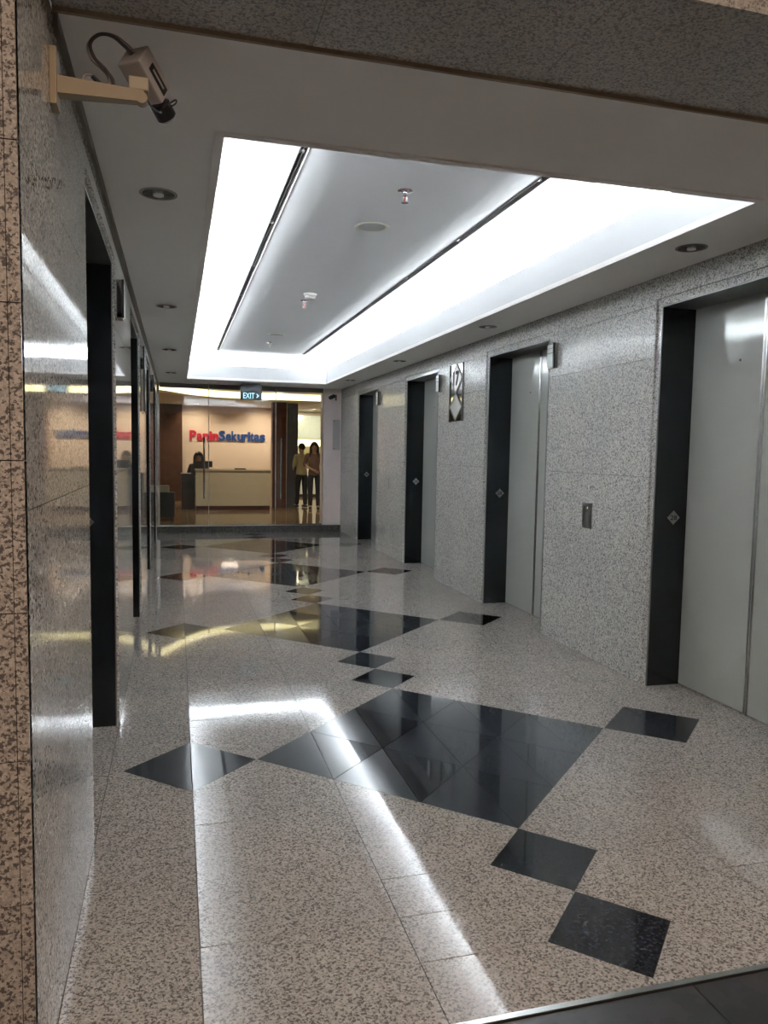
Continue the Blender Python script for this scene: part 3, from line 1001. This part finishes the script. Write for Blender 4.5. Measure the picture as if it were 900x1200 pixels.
# ------------------------------------------------------------------ reception behind the glass
RX0, RX1, RY1 = -3.0, 6.0, 21.5
RFLOOR = plain('reception_floor_tile', (0.26, 0.19, 0.12, 1), 0.08, noise=0.1, nscale=3)
WOOD = plain('dark_wood_panel', (0.085, 0.042, 0.028, 1), 0.25, noise=0.35, nscale=9)
CREAM = plain('cream_wall', (0.72, 0.58, 0.47, 1), 0.55, noise=0.02)
CREAM_D = plain('cream_laminate', (0.56, 0.50, 0.38, 1), 0.35)
fl2 = MB().box(RX0, RX1, Y1 + 0.12, RY1, -0.05, ZR - 0.004).build('floor_reception', GROUT)
tag(fl2, 'brown polished tile floor of the reception behind the glass', 'floor', kind='structure')
x = RX0
while x < RX1 - 0.3:
    y = Y1 + 0.12
    while y < RY1 - 0.2:
        MB().box(x + G, min(x + 0.8, RX1) - G, y + G, min(y + 0.8, RY1) - G, ZR - 0.02, ZR).build('floor_tile', RFLOOR, fl2)
        y += 0.8
    x += 0.8
ZF, ZL = 2.61, 2.44
cp = MB().box(RX0, RX1, YG + 0.02, RY1, ZF, ZF + 0.05).build('ceiling_reception', plain('reception_ceiling', (0.72, 0.65, 0.50, 1), 0.7))
tag(cp, 'warm lit stepped ceiling of the reception seen through the glass', 'ceiling', kind='structure')
MB().box(-0.6, 4.5, YG + 0.02, YG + 0.6, ZC, ZF).build('bulkhead', plain('bulkhead_paint', (0.42, 0.37, 0.31, 1), 0.7), cp)
# curved drop edge with a warm light band
path = [(-3.0, 13.5), (-1.2, 14.1), (-0.3, 15.0), (0.2, 15.9), (0.75, 16.5), (1.4, 16.7), (2.2, 16.75), (3.2, 16.75), (6.0, 16.75)]
pp = smooth_path([(a, b, 0) for a, b in path], 5)
ld = MB()
ld.prism([(q.x, q.y) for q in pp] + [(6.0, RY1), (-3.0, RY1)], ZL, ZL + 0.04)
ld.build('lower_ceiling', plain('reception_ceiling', ()), cp)
bd_ = MB()
for a, b in zip(pp, pp[1:]):
    bd_.poly([(a.x, a.y, ZL + 0.04), (b.x, b.y, ZL + 0.04), (b.x, b.y, ZF), (a.x, a.y, ZF)])
BAND = emitter('warm_light_band', (1.0, 0.84, 0.46, 1), BAND_POWER)
bd_.build('light_band', BAND, cp)
for nm, bx, mt in (('wall_reception_left', (RX0 - 0.1, RX0, YG, RY1), WOOD), ('wall_reception_right', (RX1, RX1 + 0.1, YG, RY1), CREAM), ('wall_reception_back', (RX0, RX1, RY1, RY1 + 0.1), CREAM_D)):
    w_ = MB().box(*bx, 0, ZF).build(nm, mt)
    tag(w_, {'l': 'dark wood', 'r': 'cream', 'b': 'pale lit'}[nm.split('_')[-1][0]] + ' %s wall of the reception behind the glass' % nm.split('_')[-1], 'wall', kind='structure')
for sx0, sx1 in ((RX0, XL - 0.32), (XR + 0.32, RX1)):
    w_ = MB().box(sx0, sx1, YG, YG + 0.1, 0, ZF).build('wall_reception_front', CREAM)
    tag(w_, 'cream wall of the reception beside the glass front, on the %s' % ('left' if sx0 < 0 else 'right'), 'wall', kind='structure')
dw = MB().box(RX0, 0.14, 19.0, 19.1, ZR, ZL).build('wall_wood', WOOD)
tag(dw, 'dark brown wood wall to the left of the company sign', 'wall', kind='structure')
for i in range(3):
    MB().box(-0.9 + i * 0.35, -0.9 + i * 0.35 + 0.34, 18.975, 19.0, ZR, ZL).build('wood_panel', WOOD, dw)
sw = MB().box(0.135, 2.36, 19.5, 19.62, ZR, ZL).build('wall_sign', CREAM)
tag(sw, 'cream feature wall carrying the red and blue company name', 'wall', kind='structure')
MB().box(2.36, 2.45, 19.35, 19.62, ZR, ZL).build('wood_edge', plain('red_wood_edge', (0.15, 0.03, 0.02, 1), 0.4), sw)
cw = MB().box(2.06, 2.37, 16.95, 17.2, ZR, ZL).build('column_wood', plain('red_brown_wood', (0.10, 0.035, 0.024, 1), 0.3, noise=0.3, nscale=9))
tag(cw, 'reddish brown wood column between company sign and dark grey column', 'column', kind='structure')
cg = MB().box(2.43, 2.68, 17.3, 17.6, ZR, ZL).build('column_grey', plain('dark_grey_stone', (0.055, 0.05, 0.05, 1), 0.35))
tag(cg, 'dark grey column behind the person with turned back', 'column', kind='structure')

# company name, letter by letter
sg = empty('company_sign', (0.32, 19.47, 1.60))
tag(sg, 'raised red and blue company name letters on the cream wall', 'sign')
RED = plain('sign_red', (0.55, 0.015, 0.05, 1), 0.4)
BLUE = plain('sign_blue', (0.012, 0.06, 0.24, 1), 0.4)
word = 'PaninSekuritas'
adv = dict(P=667, a=556, n=611, i=278, S=667, e=556, k=556, u=611, r=389, t=333, s=556)
tot = sum(adv[c] for c in word)
wtot = 1.87
xx = 0.315
vP, _ = text_mesh('P')
capu = max(p.y for p in vP)
cap = 0.222
for i, c in enumerate(word):
    wd_ = adv[c] / tot * wtot
    v, f = text_mesh(c, 1.0, 0.5, 0.04)
    x0, x1 = min(p.x for p in v), max(p.x for p in v)
    s = cap / capu
    gw = min((x1 - x0) * s * 1.2, wd_ * 0.95)
    zb = 1.605
    mb = MB().mesh([(xx + wd_ / 2 + ((p.x - x0) / (x1 - x0) - 0.5) * gw, 19.48 + (0.5 - (p.z + 0.5)) * 0.04, zb + p.y * s) for p in v], f)
    child(mb, 'letter', RED if i < 5 else BLUE, sg)
    xx += wd_

# reception counter
ct = empty('reception_counter', (1.16, 16.3, ZR))
tag(ct, 'cream reception counter with dark red plinth below the company sign', 'counter')
child(MB().box(0.385, 1.935, 16.2, 16.28, ZR + 0.09, 0.935), 'front_panel', CREAM_D, ct)
child(MB().box(0.385, 1.935, 16.28, 16.85, ZR + 0.09, 0.80), 'body', CREAM_D, ct)
child(MB().box(0.375, 1.945, 16.17, 16.55, 0.935, 0.965), 'worktop', CREAM_D, ct)
child(MB().box(0.40, 1.92, 16.23, 16.8, ZR, ZR + 0.09), 'plinth', plain('dark_red_plinth', (0.07, 0.012, 0.012, 1), 0.4), ct)
dk = empty('side_desk', (0.24, 16.5, ZR))
tag(dk, 'dark grey low desk wing at the left of the cream counter', 'desk')
DG = plain('dark_blue_grey', (0.04, 0.043, 0.055, 1), 0.4)
child(MB().box(0.10, 0.37, 16.45, 16.5, ZR, 0.83), 'front_panel', DG, dk)
child(MB().box(0.09, 0.372, 16.43, 17.1, 0.83, 0.86), 'desk_top', DG, dk)
child(MB().box(0.10, 0.14, 16.5, 17.08, ZR, 0.83), 'side_panel', DG, dk)
child(MB().box(0.30, 0.37, 16.46, 16.6, 0.86, 1.07), 'upright', DG, dk)
mn = empty('monitor', (0.55, 16.42, 0.965))
tag(mn, 'black computer monitor back standing on the reception counter', 'monitor')
child(MB().box(0.345, 0.735, 16.41, 16.435, 1.0, 1.13), 'screen', BLACK, mn, bevel=0.004)
child(MB().box(0.52, 0.57, 16.435, 16.455, 0.97, 1.06), 'neck', BLACK, mn)
child(MB().box(0.44, 0.65, 16.36, 16.50, 0.965, 0.975), 'foot', BLACK, mn, bevel=0.002)
tb = empty('document_tray', (1.3, 16.3, 0.965))
tag(tb, 'thin black tray lying on top of the cream counter', 'tray')
child(MB().box(1.19, 1.42, 16.22, 16.42, 0.965, 0.972), 'base', BLACK, tb)
child(MB().box(1.19, 1.42, 16.22, 16.226, 0.972, 0.985), 'rim', BLACK, tb)
child(MB().box(1.19, 1.42, 16.414, 16.42, 0.972, 0.985), 'rim', BLACK, tb)

# dark armchair by the left glass door
ac = empty('armchair', (-0.17, 13.95, ZR))
tag(ac, 'black box-shaped armchair with a pale headrest behind the left glass door', 'armchair')
child(MB().box(-0.62, -0.03, 13.78, 13.90, ZR + 0.06, 0.62), 'backrest', BLACK, ac, bevel=0.015)
child(MB().box(-0.60, -0.05, 13.90, 14.42, ZR + 0.06, 0.46), 'seat', BLACK, ac, bevel=0.015)
for a in (-0.62, -0.11):
    child(MB().box(a, a + 0.08, 13.86, 14.45, ZR + 0.06, 0.56), 'armrest', BLACK, ac, bevel=0.012)
    for b in (13.80, 14.38):
        child(MB().box(a + 0.01, a + 0.06, b, b + 0.05, ZR, ZR + 0.06), 'foot', BLACK, ac)
child(MB().box(-0.60, -0.12, 13.775, 13.89, 0.62, 0.74), 'headrest', plain('pale_headrest', (0.40, 0.36, 0.26, 1), 0.6), ac, bevel=0.02)

# lit back area on the right: pale cabinet, lit shelf, low cabinet
sb = empty('wall_cabinet', (3.4, 20.5, 1.7))
tag(sb, 'pale green glass wall cabinet above the yellow light strip', 'cabinet')
PG = plain('pale_green_glass', (0.50, 0.58, 0.53, 1), 0.2)
child(MB().box(2.9, 4.8, 20.75, 21.15, 1.71, 2.34), 'carcass', PG, sb)
for i in range(3):
    child(MB().box(2.9 + i * 0.634, 2.9 + (i + 1) * 0.634 - 0.008, 20.73, 20.75, 1.715, 2.335), 'cabinet_door', PG, sb)
YL = emitter('yellow_strip_glow', (1.0, 0.85, 0.42, 1), 1.3)
s_ = MB().box(2.9, 4.8, 21.0, 21.06, 1.50, 1.69).build('strip_light', YL)
tag(s_, 'glowing yellow strip light under the pale green cabinet', 'strip light')
lc = empty('low_cabinet', (3.4, 20.9, ZR))
tag(lc, 'pale low cabinet with office machines behind the two people', 'cabinet')
child(MB().box(2.9, 4.8, 20.55, 21.1, ZR + 0.08, 0.95), 'carcass', plain('pale_cabinet', (0.55, 0.56, 0.50, 1), 0.4), lc)
child(MB().box(2.92, 4.78, 20.6, 21.08, ZR, ZR + 0.08), 'plinth', BLACK, lc)
child(MB().box(2.88, 4.82, 20.53, 21.12, 0.95, 0.99), 'worktop', WHITE_P, lc)
for i in range(3):
    child(MB().box(2.9 + i * 0.634, 2.9 + (i + 1) * 0.634 - 0.01, 20.535, 20.55, ZR + 0.09, 0.94), 'cabinet_door', plain('pale_cabinet', ()), lc)
for i, (x0_, ww, hh) in enumerate(((3.08, 0.28, 0.36), (3.52, 0.32, 0.30))):
    mc = empty('office_machine', (x0_ + ww / 2, 20.75, 0.99))
    tag(mc, ('taller grey office machine on the low cabinet, between the two heads', 'shorter grey office machine on the low cabinet, right of the woman')[i], 'machine')
    child(MB().box(x0_, x0_ + ww, 20.6, 20.9, 0.99, 0.99 + hh), 'body', plain('machine_grey', (0.35, 0.37, 0.36, 1), 0.5), mc, bevel=0.006)
    child(MB().box(x0_ + 0.04, x0_ + ww - 0.04, 20.594, 20.6, 0.99 + hh * 0.55, 0.99 + hh * 0.85), 'screen', DG, mc)
    child(MB().box(x0_ + 0.06, x0_ + ww - 0.06, 20.594, 20.6, 0.99 + hh * 0.15, 0.99 + hh * 0.3), 'output_slot', BLACK, mc)

# reception downlights (lit)
DLG = emitter('downlight_glow', (1.0, 0.93, 0.80, 1), 14)


def lit_downlight(x, y, z, label, power=SPOT_POWER, tilt=0.0):
    o = empty('reception_downlight', (x, y, z))
    tag(o, label, 'downlight', 'lit downlights in the reception')
    child(MB().lathe([(0.06, 0.0), (0.08, -0.002), (0.08, -0.006), (0.06, -0.006)], 20, (x, y, z)), 'ring', WHITE_P, o, True)
    child(MB().lathe([(0.0, -0.004), (0.062, -0.004), (0.062, 0.0)], 20, (x, y, z)), 'lens', DLG, o, True)
    d = bpy.data.lights.new('downlight_lamp', 'SPOT')
    d.energy = power
    d.color = (1.0, 0.82, 0.62)
    d.spot_size = math.radians(135)
    d.spot_blend = 0.8
    d.shadow_soft_size = 0.05
    l = bpy.data.objects.new('downlight_lamp', d)
    COL.objects.link(l)
    l.parent = o
    l.location = (0, 0, -0.02)
    l.rotation_euler = (tilt, 0, 0)


lit_downlight(0.01, 18.0, ZL, 'lit downlight at upper left of the company sign')
lit_downlight(1.34, 18.9, ZL, 'lit downlight just above the company name', SPOT_POWER * 0.4)
lit_downlight(2.56, 18.7, ZL, 'lit downlight in front of the wood column')
lit_downlight(1.16, 14.9, ZF, 'lit downlight hidden partly by the exit sign')
lit_downlight(2.36, 14.9, ZF, 'lit downlight near the right glass door', SPOT_POWER * 0.8)
for i, x in enumerate((0.45, 2.05)):
    lit_downlight(x, 18.75, ZL, 'wall washer spot above the %s end of the company name' % ('left', 'right')[i], SPOT_POWER * 0.8, math.radians(25))
lit_downlight(3.4, 19.3, ZL, 'added tilted downlight brightening the pale green cabinet', SPOT_POWER * 3.0, math.radians(40))  # added lamp, tilted and boosted only to brighten the wall cabinet

# ------------------------------------------------------------------ people
SKIN = plain('skin', (0.46, 0.27, 0.18, 1), 0.5)
HAIR = plain('black_hair', (0.012, 0.009, 0.008, 1), 0.45, noise=0.2, nscale=60)


def skin_mesh(verts, edges, radii, sub=1, flat=None):
    me = bpy.data.meshes.new('sk')
    me.from_pydata(verts, edges, [])
    ob = bpy.data.objects.new('sk', me)
    COL.objects.link(ob)
    md = ob.modifiers.new('Skin', 'SKIN')
    md.use_smooth_shade = True
    for i, r in enumerate(radii):
        sv = me.skin_vertices[0].data[i]
        sv.radius = r if isinstance(r, tuple) else (r, r)
        sv.use_root = (i == 0)
    s = ob.modifiers.new('Sub', 'SUBSURF')
    s.levels = s.render_levels = sub
    dg = bpy.context.evaluated_depsgraph_get()
    dg.update()
    m2 = bpy.data.meshes.new_from_object(ob.evaluated_get(dg))
    v = [p.co.copy() for p in m2.vertices]
    f = [tuple(p.vertices) for p in m2.polygons]
    bpy.data.objects.remove(ob)
    bpy.data.meshes.remove(me)
    bpy.data.meshes.remove(m2)
    return v, f


def person(label, base, heading, H, pose, top_col, leg_col, hair='long', cat='person', seated=False):
    """built facing -Y at the origin, then turned by heading and moved to base"""
    S = H / 1.6
    root = empty('person', base)
    tag(root, label, cat)
    T = Matrix.Rotation(heading, 4, 'Z')

    def put(v, f, name, mat, par=root):
        mb = MB().mesh([T @ (Vector(p) * S) for p in v], f)
        return mb.build(name, mat, par, True)
    J = pose
    # continuous body: pelvis, spine, neck, head, arms with hands, legs with feet
    V, E, Rr = [], [], []

    def add(p, r, link=None):
        V.append(tuple(p))
        Rr.append(r)
        if link is not None:
            E.append((link, len(V) - 1))
        return len(V) - 1
    pel = add(J['pelvis'], 0.075)
    ch = add(J['chest'], (0.085, 0.095), add((Vector(J['pelvis']) + Vector(J['chest'])) / 2, 0.08, pel))
    nk = add(J['neck'], 0.045, ch)
    hb = add(Vector(J['head']) - Vector((0, 0, 0.055)), (0.062, 0.068), nk)
    add(Vector(J['head']) + Vector((0, 0, 0.05)), (0.072, 0.082), hb)
    for s in ('l', 'r'):
        sh = add(J['sh_' + s], 0.038, ch)
        el = add(J['el_' + s], 0.031, sh)
        wr = add(J['wr_' + s], 0.023, el)
        hd = Vector(J['wr_' + s]) + (Vector(J['wr_' + s]) - Vector(J['el_' + s])).normalized() * 0.06
        add(hd, (0.034, 0.018), wr)
        hp = add(J['hip_' + s], 0.062, pel)
        kn = add(J['kn_' + s], 0.045, hp)
        an = add(J['an_' + s], 0.034, kn)
        add(Vector(J['an_' + s]) + Vector((0, -0.11, -0.035)), 0.03, an)
    v, f = skin_mesh(V, E, Rr, 2)
    # five fingers on each hand, rooted in the palm
    for s, sg_ in (('l', 1), ('r', -1)):
        d = (Vector(J['wr_' + s]) - Vector(J['el_' + s])).normalized()
        palm = Vector(J['wr_' + s]) + d * 0.07
        sd = d.cross(Vector((1, 0, 0)))
        sd = sd.normalized() if sd.length > 0.2 else Vector((0, 1, 0))
        cu = d.cross(sd).normalized() * sg_
        for q, ln in zip((-1.5, -0.5, 0.5, 1.5), (0.055, 0.068, 0.072, 0.062)):
            p0 = palm + sd * q * 0.017
            mb = MB().tube([p0 - d * 0.01, p0 + d * ln * 0.5, p0 + d * ln * 0.8 + cu * 0.012, p0 + d * ln + cu * 0.03], [0.0085, 0.008, 0.0075, 0.006], 6)
            n = len(v)
            v += [Vector(t) for t in mb.v]
            f += [tuple(n + k for k in t) for t in mb.f]
        p0 = palm - d * 0.03 + sd * 0.028
        mb = MB().tube([p0, p0 + sd * 0.022 + d * 0.022, p0 + sd * 0.028 + d * 0.05], [0.010, 0.009, 0.007], 6)
        n = len(v)
        v += [Vector(t) for t in mb.v]
        f += [tuple(n + k for k in t) for t in mb.f]
    # ears and nose on the head
    hc = Vector(J['head'])
    for c, r in ((hc + Vector((0.076, 0.005, 0.0)), (0.01, 0.016, 0.028)), (hc + Vector((-0.076, 0.005, 0.0)), (0.01, 0.016, 0.028)), (hc + Vector((0, -0.088, -0.012)), (0.013, 0.016, 0.022))):
        mb = MB().lathe([(math.sin(math.pi * t / 6), -math.cos(math.pi * t / 6)) for t in range(7)], 8)
        n = len(v)
        v += [c + Vector((t[0] * r[0], t[1] * r[1], t[2] * r[2])) for t in mb.v]
        f += [tuple(n + k for k in t) for t in mb.f]
    body = put(v, f, 'body', SKIN)
    # face
    for sx in (-1, 1):
        mb = MB().lathe([(0.011, 0), (0.011, 0.004), (0, 0.006)], 10, hc + Vector((sx * 0.03, -0.079, 0.012)), (0, -1, 0.05))
        put(mb.v, mb.f, 'eye', BLACK, root)
        mb = MB().obox(hc + Vector((sx * 0.03, -0.081, 0.032)), (1, 0, 0), (0, 1, 0), (0, 0, 1), 0.032, 0.008, 0.006)
        put(mb.v, mb.f, 'eyebrow', HAIR, root)
    mb = MB().obox(hc + Vector((0, -0.079, -0.045)), (1, 0, 0), (0, 1, 0), (0, 0, 1), 0.04, 0.01, 0.01)
    put(mb.v, mb.f, 'mouth', plain('lips', (0.30, 0.10, 0.08, 1), 0.5), root)
    # top: torso with sleeves
    V.clear(), E.clear(), Rr.clear()
    p0 = Vector(J['pelvis'])
    a = add(p0 + Vector((0, 0.005, -0.12 if not seated else -0.04)), (0.165, 0.140))
    a = add(p0 + Vector((0, 0, -0.02)), (0.155, 0.130), a)
    b = add(p0 + Vector((0, 0, 0.11)), (0.128, 0.112), a)
    c = add(J['chest'], (0.140, 0.128), b)
    add(Vector(J['neck']) + Vector((0, 0, -0.035)), (0.075, 0.062), c)
    for s in ('l', 'r'):
        sh = add(J['sh_' + s], 0.064, c)
        el = add(J['el_' + s], 0.046, sh)
        sl = J.get('sleeve', 0.25)
        add(Vector(J['el_' + s]).lerp(Vector(J['wr_' + s]), sl), 0.04, el)
    v, f = skin_mesh(V, E, Rr, 2)
    put(v, f, 'top', top_col)
    # trousers
    V.clear(), E.clear(), Rr.clear()
    a = add(p0 + Vector((0, 0, 0.05)), (0.120, 0.105))
    a = add(p0 + Vector((0, 0, -0.04)), (0.130, 0.112), a)
    for s in ('l', 'r'):
        hp = add(J['hip_' + s], 0.097, a)
        kn = add(J['kn_' + s], 0.068, hp)
        add(Vector(J['an_' + s]) + Vector((0, 0, -0.03)), 0.056, kn)
    v, f = skin_mesh(V, E, Rr, 2)
    put(v, f, 'trousers', leg_col)
    for s in ('l', 'r'):
        an = Vector(J['an_' + s])
        mb = MB()
        z0 = an.z - 0.075
        mb.prism([(an.x - 0.035, an.y + 0.05), (an.x - 0.042, an.y - 0.09), (an.x - 0.02, an.y - 0.155), (an.x + 0.02, an.y - 0.155), (an.x + 0.042, an.y - 0.09), (an.x + 0.035, an.y + 0.05)], z0, z0 + 0.05)
        put(mb.v, mb.f, 'shoe', BLACK)
    # hair: cap plus length
    mb = MB()
    prof = [(math.sin(math.pi * t / 10), math.cos(math.pi * t / 10)) for t in range(0, 6)]
    tilt = Matrix.Rotation(math.radians(-38), 3, 'X')
    hb_ = MB().lathe(list(reversed(prof)), 18)
    tv = [tilt @ Vector(p) for p in hb_.v]
    vv = [hc + Vector((p.x * 0.088, p.y * 0.100 + 0.012, p.z * 0.104 + 0.028)) for p in tv]
    put(vv, hb_.f, 'hair', HAIR)
    if hair == 'long':
        V.clear(), E.clear(), Rr.clear()
        a = add(hc + Vector((0, 0.035, 0.08)), (0.085, 0.07))
        b = add(hc + Vector((0, 0.052, -0.06)), (0.092, 0.06), a)
        add(hc + Vector((0, 0.07, -0.2)), (0.095, 0.045), b)
        v, f = skin_mesh(V, E, Rr, 2)
        put(v, f, 'hair', HAIR)
        for sx in (-1, 1):
            mb = MB().tube(smooth_path([hc + Vector((sx * 0.055, -0.005, 0.085)), hc + Vector((sx * 0.085, -0.025, 0.02)), hc + Vector((sx * 0.092, -0.03, -0.1)), hc + Vector((sx * 0.10, -0.045, -0.2)), hc + Vector((sx * 0.095, -0.05, -0.24))], 4), [0.018] * 4 + [0.024] * 8 + [0.020, 0.016, 0.012, 0.008, 0.004], 8)
            put(mb.v, mb.f, 'hair_lock', HAIR)
    else:
        V.clear(), E.clear(), Rr.clear()
        a = add(hc + Vector((0, 0.03, 0.07)), (0.083, 0.075))
        add(hc + Vector((0, 0.045, -0.035)), (0.078, 0.055), a)
        v, f = skin_mesh(V, E, Rr, 2)
        put(v, f, 'hair', HAIR)
    return root


stand = dict(pelvis=(0, 0, 0.90), chest=(0, 0, 1.20), neck=(0, 0, 1.345), head=(0, -0.015, 1.47),
             sh_l=(0.165, 0.0, 1.275), el_l=(0.225, 0.02, 1.02), wr_l=(0.12, -0.16, 0.86),
             sh_r=(-0.165, 0.0, 1.275), el_r=(-0.215, 0.03, 1.02), wr_r=(-0.21, -0.03, 0.80),
             hip_l=(0.09, 0, 0.83), kn_l=(0.095, -0.03, 0.46), an_l=(0.10, -0.06, 0.085),
             hip_r=(-0.09, 0, 0.83), kn_r=(-0.09, 0.0, 0.46), an_r=(-0.085, 0.05, 0.085), sleeve=0.25)
# woman walking towards the glass, one forearm across the body (mirrored so that it is her right)
wp = dict(stand)
wp['el_l'], wp['wr_l'] = (0.215, 0.03, 1.02), (0.215, -0.03, 0.80)
wp['el_r'], wp['wr_r'] = (-0.235, 0.0, 1.04), (-0.02, -0.17, 0.93)
person('woman in brown blouse and dark jeans walking towards the glass', (2.885, 16.3, ZR), math.radians(-8), 1.47, wp,
       plain('brown_blouse', (0.14, 0.085, 0.06, 1), 0.8, noise=0.25, nscale=50), plain('dark_jeans', (0.014, 0.018, 0.028, 1), 0.8), 'long')
bp_ = dict(stand)
bp_['el_l'], bp_['wr_l'] = (0.21, -0.02, 1.03), (0.13, -0.2, 0.98)
bp_['el_r'], bp_['wr_r'] = (-0.21, -0.02, 1.03), (-0.13, -0.2, 0.98)
person('person in pale yellow shirt and black trousers seen from behind', (2.70, 16.85, ZR), math.radians(200), 1.44, bp_,
       plain('pale_yellow_shirt', (0.42, 0.38, 0.22, 1), 0.8), plain('black_trousers', (0.012, 0.012, 0.013, 1), 0.8), 'short')
sp = dict(pelvis=(0, 0.0, 0.50), chest=(0, -0.02, 0.80), neck=(0, -0.03, 0.95), head=(0, -0.05, 1.075),
          sh_l=(0.165, -0.02, 0.875), el_l=(0.22, -0.08, 0.65), wr_l=(0.12, -0.27, 0.62),
          sh_r=(-0.165, -0.02, 0.875), el_r=(-0.22, -0.08, 0.65), wr_r=(-0.12, -0.27, 0.62),
          hip_l=(0.09, -0.04, 0.48), kn_l=(0.11, -0.40, 0.47), an_l=(0.11, -0.38, 0.085),
          hip_r=(-0.09, -0.04, 0.48), kn_r=(-0.11, -0.40, 0.47), an_r=(-0.11, -0.38, 0.085), sleeve=0.8)
person('seated receptionist with dark hair behind the monitor', (0.475, 17.4, ZR), 0.0, 1.62, sp,
       plain('dark_blazer', (0.02, 0.02, 0.025, 1), 0.8), plain('black_trousers', ()), 'long', seated=True)
oc = empty('office_chair', (0.475, 17.45, ZR))
tag(oc, 'black office chair under the seated receptionist', 'chair')
child(MB().box(0.25, 0.70, 17.2, 17.66, 0.39, 0.455), 'seat', BLACK, oc, bevel=0.015)
child(MB().box(0.27, 0.68, 17.66, 17.72, 0.60, 1.02), 'backrest', BLACK, oc, bevel=0.015)
child(MB().box(0.45, 0.50, 17.69, 17.73, 0.44, 0.65), 'back_post', BLACK, oc)
child(MB().tube([(0.475, 17.45, 0.18), (0.475, 17.45, 0.39)], 0.025, 10), 'gas_post', STEEL, oc, True)
for k in range(5):
    a = k * 2 * math.pi / 5
    child(MB().tube([(0.475, 17.45, 0.20), (0.475 + 0.27 * math.cos(a), 17.45 + 0.27 * math.sin(a), 0.165)], 0.016, 8), 'base_leg', BLACK, oc, True)
    child(MB().lathe([(0.0, -0.02), (0.026, -0.02), (0.026, 0.02), (0.0, 0.02)], 10, (0.475 + 0.27 * math.cos(a), 17.45 + 0.27 * math.sin(a), ZR + 0.027), (math.sin(a), -math.cos(a), 0)), 'castor', BLACK, oc, True)
